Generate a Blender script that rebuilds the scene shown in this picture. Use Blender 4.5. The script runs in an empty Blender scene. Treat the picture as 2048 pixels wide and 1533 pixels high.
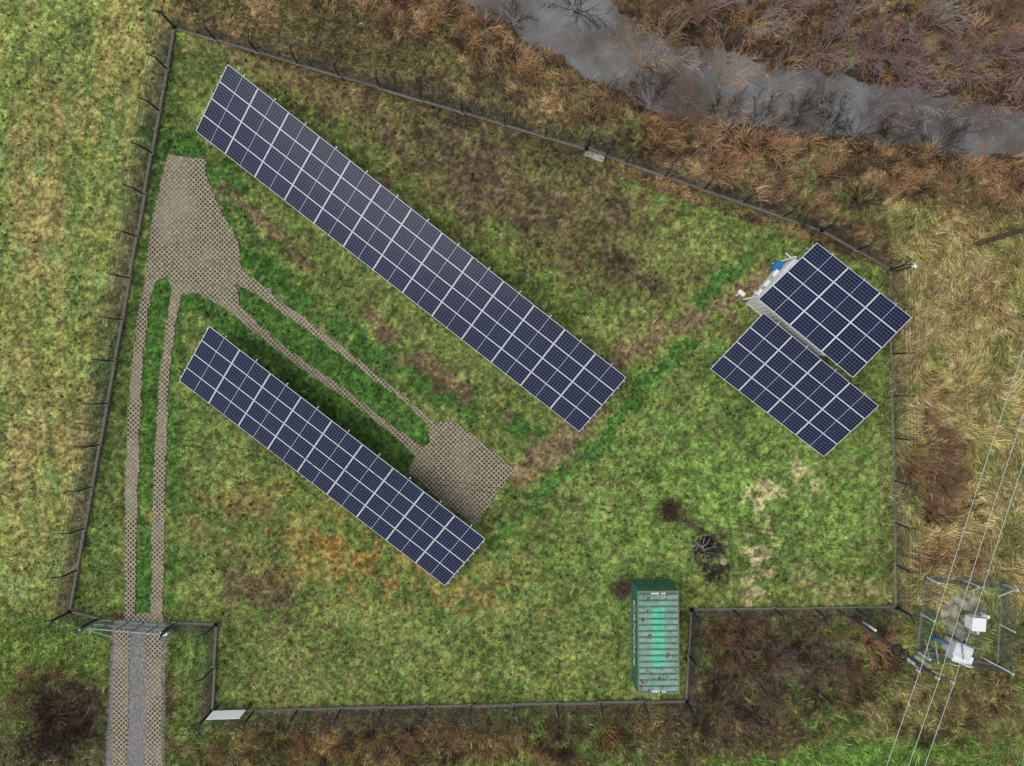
import bpy, math, random
import numpy as np
from mathutils import Matrix, Vector
random.seed(7); RNG=np.random.default_rng(11)
H=44.3; F=1419.0; S=H/F
def W(u,v,z=0.0):
    s=(H-z)/F
    return np.array([(u-1024)*s, -(v-766)*s, z],dtype=float)
def lin(c):
    c=np.array(c,dtype=float)/255.0
    return np.where(c<=0.04045,c/12.92,((c+0.055)/1.055)**2.4)
def L4(c,k=1.0):
    l=lin(c)*k; return (float(l[0]),float(l[1]),float(l[2]),1)
# ---------------------------------------------------------------- noise
def vnoise(x,y,sc,seed):
    g=np.random.default_rng(seed).random((256,256))
    X=x/sc+1000.3; Y=y/sc+1000.7
    xi=np.floor(X).astype(np.int64); yi=np.floor(Y).astype(np.int64)
    fx=X-xi; fy=Y-yi; fx=fx*fx*(3-2*fx); fy=fy*fy*(3-2*fy)
    a=g[xi%256,yi%256]; b=g[(xi+1)%256,yi%256]; c=g[xi%256,(yi+1)%256]; d=g[(xi+1)%256,(yi+1)%256]
    return (a*(1-fx)+b*fx)*(1-fy)+(c*(1-fx)+d*fx)*fy
def fbm(x,y,sc,seed,o=4):
    t=0;a=1;s=0
    for i in range(o):
        t=t+a*vnoise(x,y,sc/(2**i),seed+i*17); s+=a; a*=0.6
    return t/s
def sm(a,b,x):
    t=np.clip((x-a)/(b-a),0,1); return t*t*(3-2*t)
def segdist(u,v,pts,closed=False):
    d=np.full(u.shape,1e9); n=len(pts)
    for i in range(n if closed else n-1):
        x0,y0=pts[i]; x1,y1=pts[(i+1)%n]; dx=x1-x0; dy=y1-y0; l=dx*dx+dy*dy
        t=np.clip(((u-x0)*dx+(v-y0)*dy)/l,0,1)
        d=np.minimum(d,np.hypot(u-x0-t*dx,v-y0-t*dy))
    return d
def inpoly(u,v,pts):
    r=np.zeros(u.shape,bool); n=len(pts)
    for i in range(n):
        x0,y0=pts[i]; x1,y1=pts[(i+1)%n]
        if y0==y1: continue
        c=((y0>v)!=(y1>v))&(u<(x1-x0)*(v-y0)/(y1-y0)+x0)
        r^=c
    return r
def sd(u,v,pts):   # positive inside
    d=segdist(u,v,pts,True); return np.where(inpoly(u,v,pts),d,-d)
# ---------------------------------------------------------------- layout (ground plan)
FENCE=[(352,58),(1778,540),(1790,1213),(1382,1218),(1372,1400),(425,1420),(435,1247),(143,1222)]
PAVE=[(338,308),(415,320),(410,345),(432,395),(447,430),(465,455),(478,490),(483,535),(560,600),(700,705),(800,785),(870,848),(905,838),(1030,938),(950,1052),(880,1000),(818,945),(830,912),(780,865),(700,805),(600,735),(530,680),(455,620),(400,587),(365,588),(350,650),(338,760),(333,900),(328,1100),(326,1245),(250,1245),(250,1000),(262,740),(275,640),(290,560),(305,440),(320,370)]
ISL1=[(472,572),(500,580),(600,650),(700,722),(800,797),(855,848),(862,885),(845,893),(780,848),(700,785),(600,715),(520,652),(478,605)]
ISL2=[(312,565),(335,553),(345,580),(332,650),(320,750),(310,900),(305,1000),(303,1226),(271,1226),(275,1000),(281,850),(288,700),(300,600)]
LANE=[(226,1240),(330,1240),(327,1560),(322,1900),(205,1900),(212,1560)]
cz=(H+0.6)/H
CREEK0=[(850,-600),(880,-60),(935,0),(1020,45),(1072,92),(1130,105),(1165,150),(1205,168),(1250,175),(1295,215),(1360,232),(1450,238),(1600,262),(1720,268),(1800,285),(1900,300),(1960,310),(2048,303),(2300,340),(3400,500),(3400,420),(2300,265),(2048,232),(1900,205),(1750,172),(1600,148),(1500,128),(1430,105),(1340,95),(1290,60),(1232,30),(1215,0),(1190,-60),(1150,-600)]
CREEK=[(1024+(a-1024)*cz,766+(b-766)*cz) for a,b in CREEK0]
def pave_sd(u,v):
    n=(fbm(u,v,14,5,3)-.5)*8
    return np.minimum(np.minimum(sd(u,v,PAVE)+n,-(sd(u,v,ISL1)+n)),-(sd(u,v,ISL2)+n))
def st_(n,k): return np.clip((n-.5)*k+.5,0,1)
def field(u,v):
    """ground colour (sRGB 0..255) and height, from plan position"""
    n1=fbm(u,v,260,1); n2=fbm(u,v,90,2); n3=fbm(u,v,30,3,3); n4=fbm(u,v,12,4,3); n5=fbm(u,v,55,9,5); n6=fbm(u,v,20,14,4)
    st=fbm(u,v*0.25,22,21,3)
    C=np.zeros(u.shape+(3,))
    def mix(col,w):
        w=np.clip(w,0,1)[...,None]; C[:]=C*(1-w)+np.array(col,float)*w
    def ell(cx,cy,rx,ry,ang,col,s,lo=.35,hi=.6,nn=None):
        a=math.radians(ang); dx=u-cx; dy=v-cy
        r=np.hypot((dx*math.cos(a)+dy*math.sin(a))/rx,(-dx*math.sin(a)+dy*math.cos(a))/ry)
        w=sm(1.15,.55,r+(n3-.5)*1.1+(n4-.5)*.5)
        if lo is not None: w=w*sm(lo,hi,(n5 if nn is None else nn)+(n4-.5)*.25)
        mix(col,w*s)
    def line(pts,wd,col,s,lo=None,hi=None):
        d=segdist(u,v,pts)+(n3-.5)*wd*1.8+(n4-.5)*wd*1.2
        w=sm(wd,wd*.45,d)
        if lo is not None: w=w*sm(lo,hi,n5+(n4-.5)*.25)
        mix(col,w*s)
    sf=sd(u,v,FENCE)
    # north scrub
    mix((114,92,60),np.ones(u.shape)); mix((98,96,54),sm(.42,.62,n2)); mix((144,116,80),sm(.5,.64,n5)*.7); mix((70,56,45),sm(.50,.62,fbm(u,v,36,33,4))*.75)
    ell(420,20,90,40,0,(112,112,56),.7); ell(1230,240,130,30,25,(100,112,58),.6); ell(1560,400,120,30,20,(92,104,50),.6)
    far=sm(-20,40,(u-1240)-(v-40)*3.4)
    mix((104,80,64),far*.7); mix((72,57,48),far*sm(.48,.6,n6)*.75); mix((88,98,46),far*sm(.58,.66,n5)*.6)
    # east meadow
    e=sm(-30,40,u-1775+(n3-.5)*60)*sm(380,470,v+(n2-.5)*80)
    mix((146,132,78),e); mix((164,146,96),e*sm(.42,.62,st)*.5); mix((120,120,62),e*sm(.48,.6,n2)*.7); mix((120,96,62),e*sm(.55,.66,n5)*.45)
    ell(1870,930,75,140,0,(92,68,48),.9,.3,.5); ell(1860,1100,60,90,10,(114,90,60),.75); ell(1960,1100,90,60,0,(116,98,66),.8)
    # south
    s_=sm(-10,25,-sf+(n3-.5)*12)*sm(1200,1235,v)
    mix((84,74,48),s_); mix((86,100,48),s_*sm(.46,.58,n2)); mix((134,110,64),s_*sm(.53,.64,n6)*.5)
    ell(800,1490,380,40,0,(126,104,58),.7,.35,.55); ell(1560,1330,190,100,0,(66,55,45),.85,.3,.45); ell(1450,1440,150,50,10,(62,50,40),.75); ell(900,1450,480,22,0,(68,58,40),.7,.4,.5,n6)
    ell(1900,1420,220,90,0,(120,110,66),.8,.3,.5); ell(1720,1520,330,38,-4,(92,122,48),.95,None); ell(1050,1540,500,22,0,(88,108,48),.6)
    ell(1960,1240,100,110,0,(104,112,64),.8,.3,.5)
    # west meadow
    lw=352-(v-58)*0.1795
    wm=sm(-12,18,lw-18-u+(n3-.5)*26)
    wm=wm*sm(1330,1240,v-np.clip(120-u,0,200)*.9+(n2-.5)*80)
    mix((122,128,62),wm); mix((108,124,62),wm*sm(.46,.6,n2)*.8); mix((144,126,74),wm*sm(.46,.64,fbm(u,v*0.3,60,40,5))*.75)
    mix((104,116,56),wm*sm(.5,.6,st)*.5); mix((98,124,70),wm*sm(.56,.66,n5)*.5); mix((140,142,68),wm*sm(300,-50,v)*sm(.4,.6,n5)*.6)
    mix((146,126,76),wm*sm(.52,.66,fbm(u*1.0+v*.08,v*.12,16,144,3))*.4)
    mix((98,94,62),sm(38,6,np.abs(lw-18-u+(n3-.5)*20))*(v<1215)*(v>60)*.7)
    sw=sm(-10,20,225-u)*sm(1215,1250,v)
    mix((104,124,54),sw*sm(1400,1330,v+(n3-.5)*60)); mix((84,84,54),sw*sm(1330,1420,v)*.8); ell(110,1440,110,80,-25,(58,47,38),.9,.25,.4); ell(20,1350,70,140,0,(106,122,54),.8,None)
    ell(385,1335,45,110,0,(94,116,54),.9,None)
    # inside the fence
    ins=sm(-4,4,sf)
    mix((100,114,54),ins); mix((86,106,48),ins*sm(.45,.6,n2)*.7); mix((114,118,60),ins*sm(.5,.64,n5)*.5)
    mix((110,96,58),ins*sm(.57,.67,n6)*.42)
    ell(950,300,660,155,32,(98,90,54),.85,.12,.42); ell(620,150,260,60,22,(112,94,62),.75,.25,.45); ell(480,130,160,50,18,(104,90,58),.5)
    ell(1000,360,560,130,33,(74,60,47),.8,.46,.55,fbm(u,v,34,77,4)); ell(1150,440,200,110,20,(98,88,53),.7); ell(900,330,300,80,30,(92,78,54),.5); ell(1080,400,400,110,33,(66,54,46),.6,.53,.6,n6)
    ell(1330,560,200,110,-20,(108,120,56),.6,.3,.5); ell(1100,600,160,60,38,(98,110,52),.5)
    line([(320,270),(440,340),(490,430),(500,490),(600,590),(760,700),(900,800),(1060,870)],46,(56,90,36),.9,.3,.45)
    line([(450,380),(560,460)],26,(100,82,58),.7,.42,.5)
    line([(520,440),(680,580),(760,660),(900,760),(1010,830)],36,(94,76,56),.85,.40,.5); line([(540,420),(700,560),(900,720),(1090,830)],26,(94,106,52),.7,.4,.5)
    line([(490,520),(545,525)],18,(58,98,36),.9)
    line([(385,605),(490,672),(640,780),(810,915)],46,(62,96,38),.95); line([(352,640),(345,760),(342,1225)],26,(68,98,42),.85,.2,.4)
    line([(360,720),(400,820),(420,1000)],40,(82,104,46),.6,.3,.5)
    line([(235,700),(215,900),(200,1100),(190,1215)],42,(78,96,46),.8,.25,.45); line([(320,330),(300,450),(262,640)],14,(64,94,40),.8)
    for isl in (ISL1,ISL2): mix((62,98,38),sm(-4,4,sd(u,v,isl))*.9)
    ell(640,1090,420,120,12,(120,106,52),.65,.42,.57); ell(760,1110,270,85,10,(134,104,48),.75,.5,.6,n6); ell(530,1200,110,60,20,(80,66,50),.75,.35,.5); ell(480,1080,120,100,0,(100,88,54),.6); ell(900,1180,220,60,8,(124,104,54),.5,.5,.6,n6)
    ell(1000,1290,260,100,0,(104,114,56),.6); ell(560,1320,140,80,0,(104,102,58),.4)
    ell(1470,980,320,190,0,(98,126,54),.8,.3,.5); ell(1180,1180,200,100,0,(94,116,52),.6)
    ell(1520,1120,40,115,8,(172,156,114),.85,.47,.56,n6); ell(1530,990,60,34,0,(172,156,114),.75,.47,.56,n6); ell(1605,940,50,50,0,(168,152,112),.7,.48,.57,n6); ell(1640,1180,220,28,0,(128,114,72),.6)
    ell(1580,1150,70,60,0,(128,114,74),.5); ell(1425,1110,42,70,-10,(54,46,40),.85,.3,.42,n3); ell(1610,560,90,80,0,(100,112,52),.5)
    line([(1520,560),(1400,630),(1250,706),(1216,770),(1165,850),(1120,905),(1030,945)],30,(116,98,70),.85)
    line([(1380,640),(1420,700)],18,(112,96,68),.6); line([(1060,900),(1160,868),(1100,800)],26,(102,86,62),.8,.35,.5)
    line([(1490,520),(1405,600)],22,(66,102,42),.9); line([(1365,690),(1300,760),(1225,840)],20,(64,104,40),.9,.25,.4); line([(1205,880),(1130,950),(1060,1010),(985,1095)],26,(70,106,44),.85,.3,.45)
    line([(1410,700),(1440,690)],20,(90,126,50),.6); line([(1765,760),(1772,1180)],14,(112,110,64),.5)
    sl=sd(u,v,LANE)+(n4-.5)*6; mix((124,122,116),sm(-3,2,sl)*(v>1232))
    sc=sd(u,v,CREEK)-9+(n3-.5)*30+(n4-.5)*10
    mix((58,47,40),sm(-45,-5,sc)*.8)
    # fine mottling
    n7=fbm(u,v,5.5,50,2)
    k=(0.84+0.32*st_(n4,2))*(0.76+0.48*st_(n7,1.9))*(.93+.14*st_(n5,2)); 
    soft=sm(-6,2,sl)*(v>1232); k=k*(1-soft)+soft
    C*=k[...,None]
    dr=sm(.58,.7,fbm(u,v,6.5,123,2))*(1-soft)*(.22-.12*wm)
    C=C*(1-dr[...,None])+np.array((144,132,84.))*dr[...,None]
    z=(n5-.5)*.12+(n4-.5)*.05
    ps=np.maximum(pave_sd(u,v),sl)
    z=np.where(ps>-8,np.minimum(z*.2-.03,-.01),z)
    z=z-1.3*sm(-48,14,sc)
    rough=np.clip(far+e*.9+s_+sm(8,-10,sf)*(1-wm),0,1)
    return C,z,ps,sc,sf,rough,e
# ---------------------------------------------------------------- materials
def mat(name,col,rough=.7,metal=0,spec=.5):
    m=bpy.data.materials.new(name); m.use_nodes=True; b=m.node_tree.nodes['Principled BSDF']
    b.inputs['Base Color'].default_value=col; b.inputs['Roughness'].default_value=rough; b.inputs['Metallic'].default_value=metal
    b.inputs['Specular IOR Level'].default_value=spec
    return m
def nmat(name,c1,c2,scale=3,rough=.7,metal=0,lo=.4,hi=.6,spec=.4,bump=0):
    m=mat(name,c1,rough,metal,spec); nt=m.node_tree; N=nt.nodes; Lk=nt.links; b=N['Principled BSDF']
    tc=N.new('ShaderNodeNewGeometry'); n=N.new('ShaderNodeTexNoise'); n.inputs['Scale'].default_value=scale; n.inputs['Detail'].default_value=6; n.inputs['Roughness'].default_value=.65
    r=N.new('ShaderNodeValToRGB'); r.color_ramp.elements[0].position=lo; r.color_ramp.elements[1].position=hi
    r.color_ramp.elements[0].color=c1; r.color_ramp.elements[1].color=c2
    Lk.new(tc.outputs['Position'],n.inputs['Vector']); Lk.new(n.outputs['Fac'],r.inputs[0]); Lk.new(r.outputs[0],b.inputs['Base Color'])
    if bump:
        bp=N.new('ShaderNodeBump'); bp.inputs['Distance'].default_value=bump; bp.inputs['Strength'].default_value=.6
        Lk.new(n.outputs['Fac'],bp.inputs['Height']); Lk.new(bp.outputs[0],b.inputs['Normal'])
    return m
def attrmat(name,rough=.9,spec=.1,noise=0,transl=False,bump=0):
    m=mat(name,(1,1,1,1),rough,0,spec); nt=m.node_tree; N=nt.nodes; Lk=nt.links; b=N['Principled BSDF']
    a=N.new('ShaderNodeAttribute'); a.attribute_name='Col'
    if noise:
        g=N.new('ShaderNodeNewGeometry'); prev=a.outputs['Color']
        for sc,lo,hi in noise:
            n=N.new('ShaderNodeTexNoise'); n.inputs['Scale'].default_value=sc; n.inputs['Detail'].default_value=4; n.inputs['Roughness'].default_value=.7
            Lk.new(g.outputs['Position'],n.inputs['Vector'])
            mr=N.new('ShaderNodeMapRange'); mr.inputs['From Min'].default_value=.3; mr.inputs['From Max'].default_value=.7; mr.inputs['To Min'].default_value=lo; mr.inputs['To Max'].default_value=hi
            Lk.new(n.outputs['Fac'],mr.inputs['Value'])
            vm=N.new('ShaderNodeVectorMath'); vm.operation='SCALE'; Lk.new(prev,vm.inputs[0]); Lk.new(mr.outputs[0],vm.inputs['Scale']); prev=vm.outputs[0]
        Lk.new(prev,b.inputs['Base Color'])
        if bump:
            bp=N.new('ShaderNodeBump'); bp.inputs['Distance'].default_value=bump; Lk.new(n.outputs['Fac'],bp.inputs['Height']); Lk.new(bp.outputs[0],b.inputs['Normal'])
    else: Lk.new(a.outputs['Color'],b.inputs['Base Color'])
    return m
# ---------------------------------------------------------------- mesh helpers
def npmesh(name,V,Fc,col=None,mats=(),parent=None,smooth=False):
    V=np.asarray(V,dtype=np.float32); Fc=np.asarray(Fc,dtype=np.int32); k=Fc.shape[1]
    me=bpy.data.meshes.new(name); me.vertices.add(len(V)); me.vertices.foreach_set('co',V.ravel())
    me.loops.add(Fc.size); me.loops.foreach_set('vertex_index',Fc.ravel())
    me.polygons.add(len(Fc)); me.polygons.foreach_set('loop_start',np.arange(len(Fc),dtype=np.int32)*k)
    try: me.polygons.foreach_set('loop_total',np.full(len(Fc),k,dtype=np.int32))
    except Exception: pass
    if smooth: me.polygons.foreach_set('use_smooth',np.ones(len(Fc),bool))
    if col is not None:
        at=me.color_attributes.new('Col','FLOAT_COLOR','POINT'); c=np.ones((len(V),4),dtype=np.float32); c[:,:3]=col; at.data.foreach_set('color',c.ravel())
    me.update(calc_edges=True)
    o=bpy.data.objects.new(name,me); bpy.context.collection.objects.link(o)
    for m in mats: me.materials.append(m)
    if parent: adopt(o,parent)
    return o
def empty(name,loc):
    e=bpy.data.objects.new(name,None); e.location=tuple(float(a) for a in loc); e.empty_display_size=.3; bpy.context.collection.objects.link(e); return e
def adopt(o,p):
    o.parent=p; o.matrix_parent_inverse=Matrix.Translation(p.location).inverted()
class MB:
    def __init__(s): s.v=[];s.f=[];s.m=[];s.uv=[]
    def face(s,pts,m=0,uv=None):
        i=len(s.v); s.v+= [tuple(map(float,p)) for p in pts]; s.f.append(tuple(range(i,i+len(pts)))); s.m.append(m); s.uv.append(uv or [(0,0)]*len(pts))
    def obox(s,c,ax,ay,az,m=0,bottom=True):
        c,ax,ay,az=[np.array(t,float) for t in (c,ax,ay,az)]
        P=lambda a,b,d:c+a*ax+b*ay+d*az
        for q in [[(1,-1,-1),(1,1,-1),(1,1,1),(1,-1,1)],[(-1,1,-1),(-1,-1,-1),(-1,-1,1),(-1,1,1)],[(1,1,-1),(-1,1,-1),(-1,1,1),(1,1,1)],[(-1,-1,-1),(1,-1,-1),(1,-1,1),(-1,-1,1)],[(-1,-1,1),(1,-1,1),(1,1,1),(-1,1,1)],[(-1,1,-1),(1,1,-1),(1,-1,-1),(-1,-1,-1)]]:
            s.face([P(*t) for t in q],m)
    def box(s,c,hx,hy,hz,m=0,rot=0):
        a=math.radians(rot); s.obox(c,(hx*math.cos(a),hx*math.sin(a),0),(-hy*math.sin(a),hy*math.cos(a),0),(0,0,hz),m)
    def beam(s,p,q,w,h,m=0):
        p=np.array(p,float);q=np.array(q,float);d=q-p;l=np.linalg.norm(d)
        if l<1e-6:return
        d/=l; up=np.array([0,0,1.]) if abs(d[2])<.95 else np.array([0,1.,0]); sx=np.cross(d,up); sx/=np.linalg.norm(sx); u2=np.cross(sx,d)
        s.obox((p+q)/2,d*l/2,sx*w/2,u2*h/2,m)
    def cyl(s,p,q,r0,r1=None,n=8,m=0,cap=True):
        r1=r0 if r1 is None else r1
        p=np.array(p,float);q=np.array(q,float);d=q-p;d/=np.linalg.norm(d)
        up=np.array([0,0,1.]) if abs(d[2])<.9 else np.array([1.,0,0]); a=np.cross(d,up);a/=np.linalg.norm(a);b=np.cross(d,a)
        R=[math.cos(2*math.pi*i/n)*a+math.sin(2*math.pi*i/n)*b for i in range(n)]
        for i in range(n):
            j=(i+1)%n; s.face([p+R[i]*r0,p+R[j]*r0,q+R[j]*r1,q+R[i]*r1],m)
        if cap: s.face([q+r*r1 for r in R],m); s.face([p+r*r0 for r in R[::-1]],m)
    def build(s,name,mats,parent=None):
        me=bpy.data.meshes.new(name); me.from_pydata(s.v,[],s.f); 
        for m in mats: me.materials.append(m)
        me.polygons.foreach_set('material_index',s.m)
        ul=me.uv_layers.new(name='UVMap'); ul.data.foreach_set('uv',np.array([c for f in s.uv for c in f],dtype=np.float32).ravel())
        me.update(); o=bpy.data.objects.new(name,me); bpy.context.collection.objects.link(o)
        if parent: adopt(o,parent)
        return o
# ---------------------------------------------------------------- ground
def axis(a,b,st,far):
    c=list(np.arange(a,b+1e-6,st)); x=c[-1]; d=st
    while x<far: d*=1.35; x+=d; c.append(x)
    x=c[0]; d=st
    while x>-far: d*=1.35; x-=d; c.insert(0,x)
    return np.array(c)
GS=.08
xs=axis(-36,36,GS,900); ys=axis(-28,28,GS,900)
X,Y=np.meshgrid(xs,ys,indexing='ij')
U=X/S+1024; Vv=766-Y/S
C,Z,PS,SC,SF,RO,EM=field(U,Vv)
LC=lin(np.clip(C,0,255))
gr=LC.mean(-1,keepdims=True); LC=np.clip((gr*.07+LC*.93)*1.38*np.array([.98,1.0,1.03]),0,1)
nx,ny=X.shape
idx=np.arange(nx*ny).reshape(nx,ny)
Fc=np.stack([idx[:-1,:-1],idx[1:,:-1],idx[1:,1:],idx[:-1,1:]],-1).reshape(-1,4)
gm=attrmat('ground_soil_grass',.95,.05,noise=[(2.5,.88,1.12),(11,.5,1.45)],bump=.06)
npmesh('ground',np.stack([X,Y,Z],-1).reshape(-1,3),Fc,LC.reshape(-1,3),[gm],smooth=True)
I0=int(np.argmin(abs(xs+36))); J0=int(np.argmin(abs(ys+28)))
def lookup(A,x,y):
    i=np.clip(np.round((x+36)/GS).astype(int),0,int(72/GS))+I0; j=np.clip(np.round((y+28)/GS).astype(int),0,int(56/GS))+J0
    return A[i,j]
# paving
def gridsheet(name,x0,x1,y0,y1,st,fn,z,mats):
    a=np.arange(x0,x1,st); b=np.arange(y0,y1,st); A,B=np.meshgrid(a,b,indexing='ij')
    cx=(A+st/2)[:-1,:-1]; cy=(B+st/2)[:-1,:-1]; keep=fn(cx/S+1024,766-cy/S)
    id=np.arange(A.size).reshape(A.shape); f=np.stack([id[:-1,:-1],id[1:,:-1],id[1:,1:],id[:-1,1:]],-1)[keep]
    us,inv=np.unique(f.ravel(),return_inverse=True)
    V=np.stack([A.ravel()[us],B.ravel()[us],np.full(len(us),z)],-1)
    return npmesh(name,V,inv.reshape(-1,4),None,mats)
def pavermat():
    m=mat('grid_paver_concrete',(1,1,1,1),.9,0,.15); nt=m.node_tree;N=nt.nodes;Lk=nt.links;b=N['Principled BSDF']
    g=N.new('ShaderNodeNewGeometry'); sp=N.new('ShaderNodeSeparateXYZ'); Lk.new(g.outputs['Position'],sp.inputs[0])
    def M(op,a,bb=None):
        n=N.new('ShaderNodeMath'); n.operation=op
        for i,t in enumerate((a,bb)):
            if t is None: continue
            if isinstance(t,(int,float)): n.inputs[i].default_value=t
            else: Lk.new(t,n.inputs[i])
        return n.outputs[0]
    k=math.pi/.15
    pr=M('MULTIPLY',M('SINE',M('MULTIPLY',sp.outputs[0],k)),M('SINE',M('MULTIPLY',sp.outputs[1],k)))
    hole=N.new('ShaderNodeMapRange'); hole.inputs['From Min'].default_value=.12; hole.inputs['From Max'].default_value=.4; Lk.new(pr,hole.inputs['Value'])
    n1=N.new('ShaderNodeTexNoise'); n1.inputs['Scale'].default_value=.4; n1.inputs['Detail'].default_value=5; Lk.new(g.outputs['Position'],n1.inputs['Vector'])
    n2=N.new('ShaderNodeTexNoise'); n2.inputs['Scale'].default_value=4; n2.inputs['Detail'].default_value=7; n2.inputs['Roughness'].default_value=.75; Lk.new(g.outputs['Position'],n2.inputs['Vector'])
    r=N.new('ShaderNodeValToRGB'); r.color_ramp.elements[0].color=L4((120,112,92)); r.color_ramp.elements[1].color=L4((174,164,142)); r.color_ramp.elements[0].position=.35; r.color_ramp.elements[1].position=.65
    Lk.new(n2.outputs['Fac'],r.inputs[0])
    h=N.new('ShaderNodeValToRGB'); h.color_ramp.elements[0].color=L4((66,62,44)); h.color_ramp.elements[1].color=L4((134,126,104)); h.color_ramp.elements[0].position=.45; h.color_ramp.elements[1].position=.66
    Lk.new(n1.outputs['Fac'],h.inputs[0])
    mx=N.new('ShaderNodeMixRGB'); Lk.new(hole.outputs[0],mx.inputs[0]); Lk.new(r.outputs[0],mx.inputs[1]); Lk.new(h.outputs[0],mx.inputs[2]); Lk.new(mx.outputs[0],b.inputs['Base Color'])
    bp=N.new('ShaderNodeBump'); bp.invert=True; bp.inputs['Distance'].default_value=.03; Lk.new(hole.outputs[0],bp.inputs['Height']); Lk.new(bp.outputs[0],b.inputs['Normal'])
    return m
pm=pavermat()
gridsheet('grid_paver_driveway',-24.5,.5,-15.2,14.5,.05,lambda u,v:(pave_sd(u,v)>0),.03,[pm])
gridsheet('grid_paver_lane',-26,-21.5,-30,-15.2,.05,lambda u,v:(((np.abs(u-245+(v-1240)*.02)+(fbm(u,v,12,88,2)-.5)*6)<15)|((np.abs(u-308)+(fbm(u,v,12,89,2)-.5)*6)<17)),.02,[pm])
# gravel stones in the lane
n=20000; gx=RNG.uniform(-25.6,-21.6,n); gy=RNG.uniform(-30,-15.2,n); uu=gx/S+1024; vv=766-gy/S
k=(sd(uu,vv,LANE)>-2)&(np.abs(uu-245+(vv-1240)*.02)>13)&(np.abs(uu-308)>15); gx=gx[k];gy=gy[k];n=len(gx)
r=RNG.uniform(.015,.04,n); base=np.stack([gx,gy,np.full(n,.005)],-1)
ang=RNG.uniform(0,6.28,n); pts=[]
for j in range(4):
    a=ang+j*math.pi/2; pts.append(base+np.stack([np.cos(a)*r,np.sin(a)*r,np.zeros(n)-.01],-1))
pts.append(base+np.stack([0*r,0*r,r*.7],-1))
V=np.stack(pts,1).reshape(-1,3); b0=(np.arange(n)*5)[:,None]
Fc=np.concatenate([b0+np.array([[j,(j+1)%4,4]]) for j in range(4)])
g=RNG.uniform(.12,.46,n); npmesh('gravel',V,Fc,np.repeat(np.stack([g,g*.98,g*.93],-1),5,0),[attrmat('gravel_stone',.9,.2)])
# water
wb=nmat('creek_water',L4((92,86,76)),L4((126,127,128)),.22,.08,0,.4,.6,.5,0)  # muddy colour mottling; its darker tones also stand in for tree reflections
npmesh('creek_water',[(-14,8,-.6),(120,8,-.6),(120,60,-.6),(-14,60,-.6)],[(0,1,2,3)],None,[wb])
# ---------------------------------------------------------------- blades
bm_=attrmat('grass_blades',.85,.12)
def blades(name,P,az,Ln,wd,lean,col,droop=0.0,matl=None):
    n=len(P); d=np.stack([np.cos(az),np.sin(az),np.zeros(n)],-1); pz=np.zeros((n,3)); pz[:,2]=1
    sd_=np.stack([-np.sin(az),np.cos(az),np.zeros(n)],-1)*(wd/2)[:,None]
    if droop==0:
        tip=P+d*(Ln*np.sin(lean))[:,None]+pz*(Ln*np.cos(lean))[:,None]
        V=np.stack([P-sd_,P+sd_,tip],1).reshape(-1,3); Fc=np.arange(3*n).reshape(-1,3)
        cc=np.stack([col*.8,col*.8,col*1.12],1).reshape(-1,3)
    else:
        l1=lean; l2=np.minimum(lean+droop,1.9)
        mid=P+d*(Ln*.55*np.sin(l1))[:,None]+pz*(Ln*.55*np.cos(l1))[:,None]
        tip=mid+d*(Ln*.45*np.sin(l2))[:,None]+pz*(Ln*.45*np.cos(l2))[:,None]
        V=np.stack([P-sd_,P+sd_,mid-sd_*.8,mid+sd_*.8,tip],1).reshape(-1,3); b=(np.arange(n)*5)[:,None]
        Fc=np.concatenate([b+np.array([[0,1,3]]),b+np.array([[0,3,2]]),b+np.array([[2,3,4]])])
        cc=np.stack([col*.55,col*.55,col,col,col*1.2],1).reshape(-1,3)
    return npmesh(name,V,Fc,np.clip(cc,0,1),[matl or bm_])
n=640000
x=RNG.uniform(-35,35,n); y=RNG.uniform(-27,27,n)
ps=lookup(PS,x,y); sc=lookup(SC,x,y); ro=lookup(RO,x,y); cc=lookup(LC,x,y); zz=lookup(Z,x,y)
slabf=lambda u,v:(np.hypot((u-1925)/52,(v-1232)/58)<1)
k=(ps<RNG.uniform(-2,4,n))&(sc<-12)&(~slabf(x/S+1024,766-y/S))
x,y,ro,cc,zz=[a[k] for a in (x,y,ro,cc,zz)]; n=len(x)
green=np.clip((cc[:,1]-cc[:,0])/.06,0,1)
Ln=RNG.uniform(.05,.14,n)*(1+green*.6+ro*1.2)
az=RNG.uniform(0,6.283,n); lean=RNG.uniform(.3,1.25,n)
br=np.exp(RNG.normal(-.02,.5,n)); tint=1+RNG.normal(0,.09,(n,3)); col=cc*br[:,None]*tint
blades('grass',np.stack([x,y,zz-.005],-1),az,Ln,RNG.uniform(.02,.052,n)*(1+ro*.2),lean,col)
def ellmask(u,v,L):
    w=np.zeros(u.shape)
    for cx,cy,rx,ry,ang,s in L:
        a=math.radians(ang);dx=u-cx;dy=v-cy; r=np.hypot((dx*math.cos(a)+dy*math.sin(a))/rx,(-dx*math.sin(a)+dy*math.cos(a))/ry); w=np.maximum(w,s*sm(1.2,.7,r))
    return w
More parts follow.
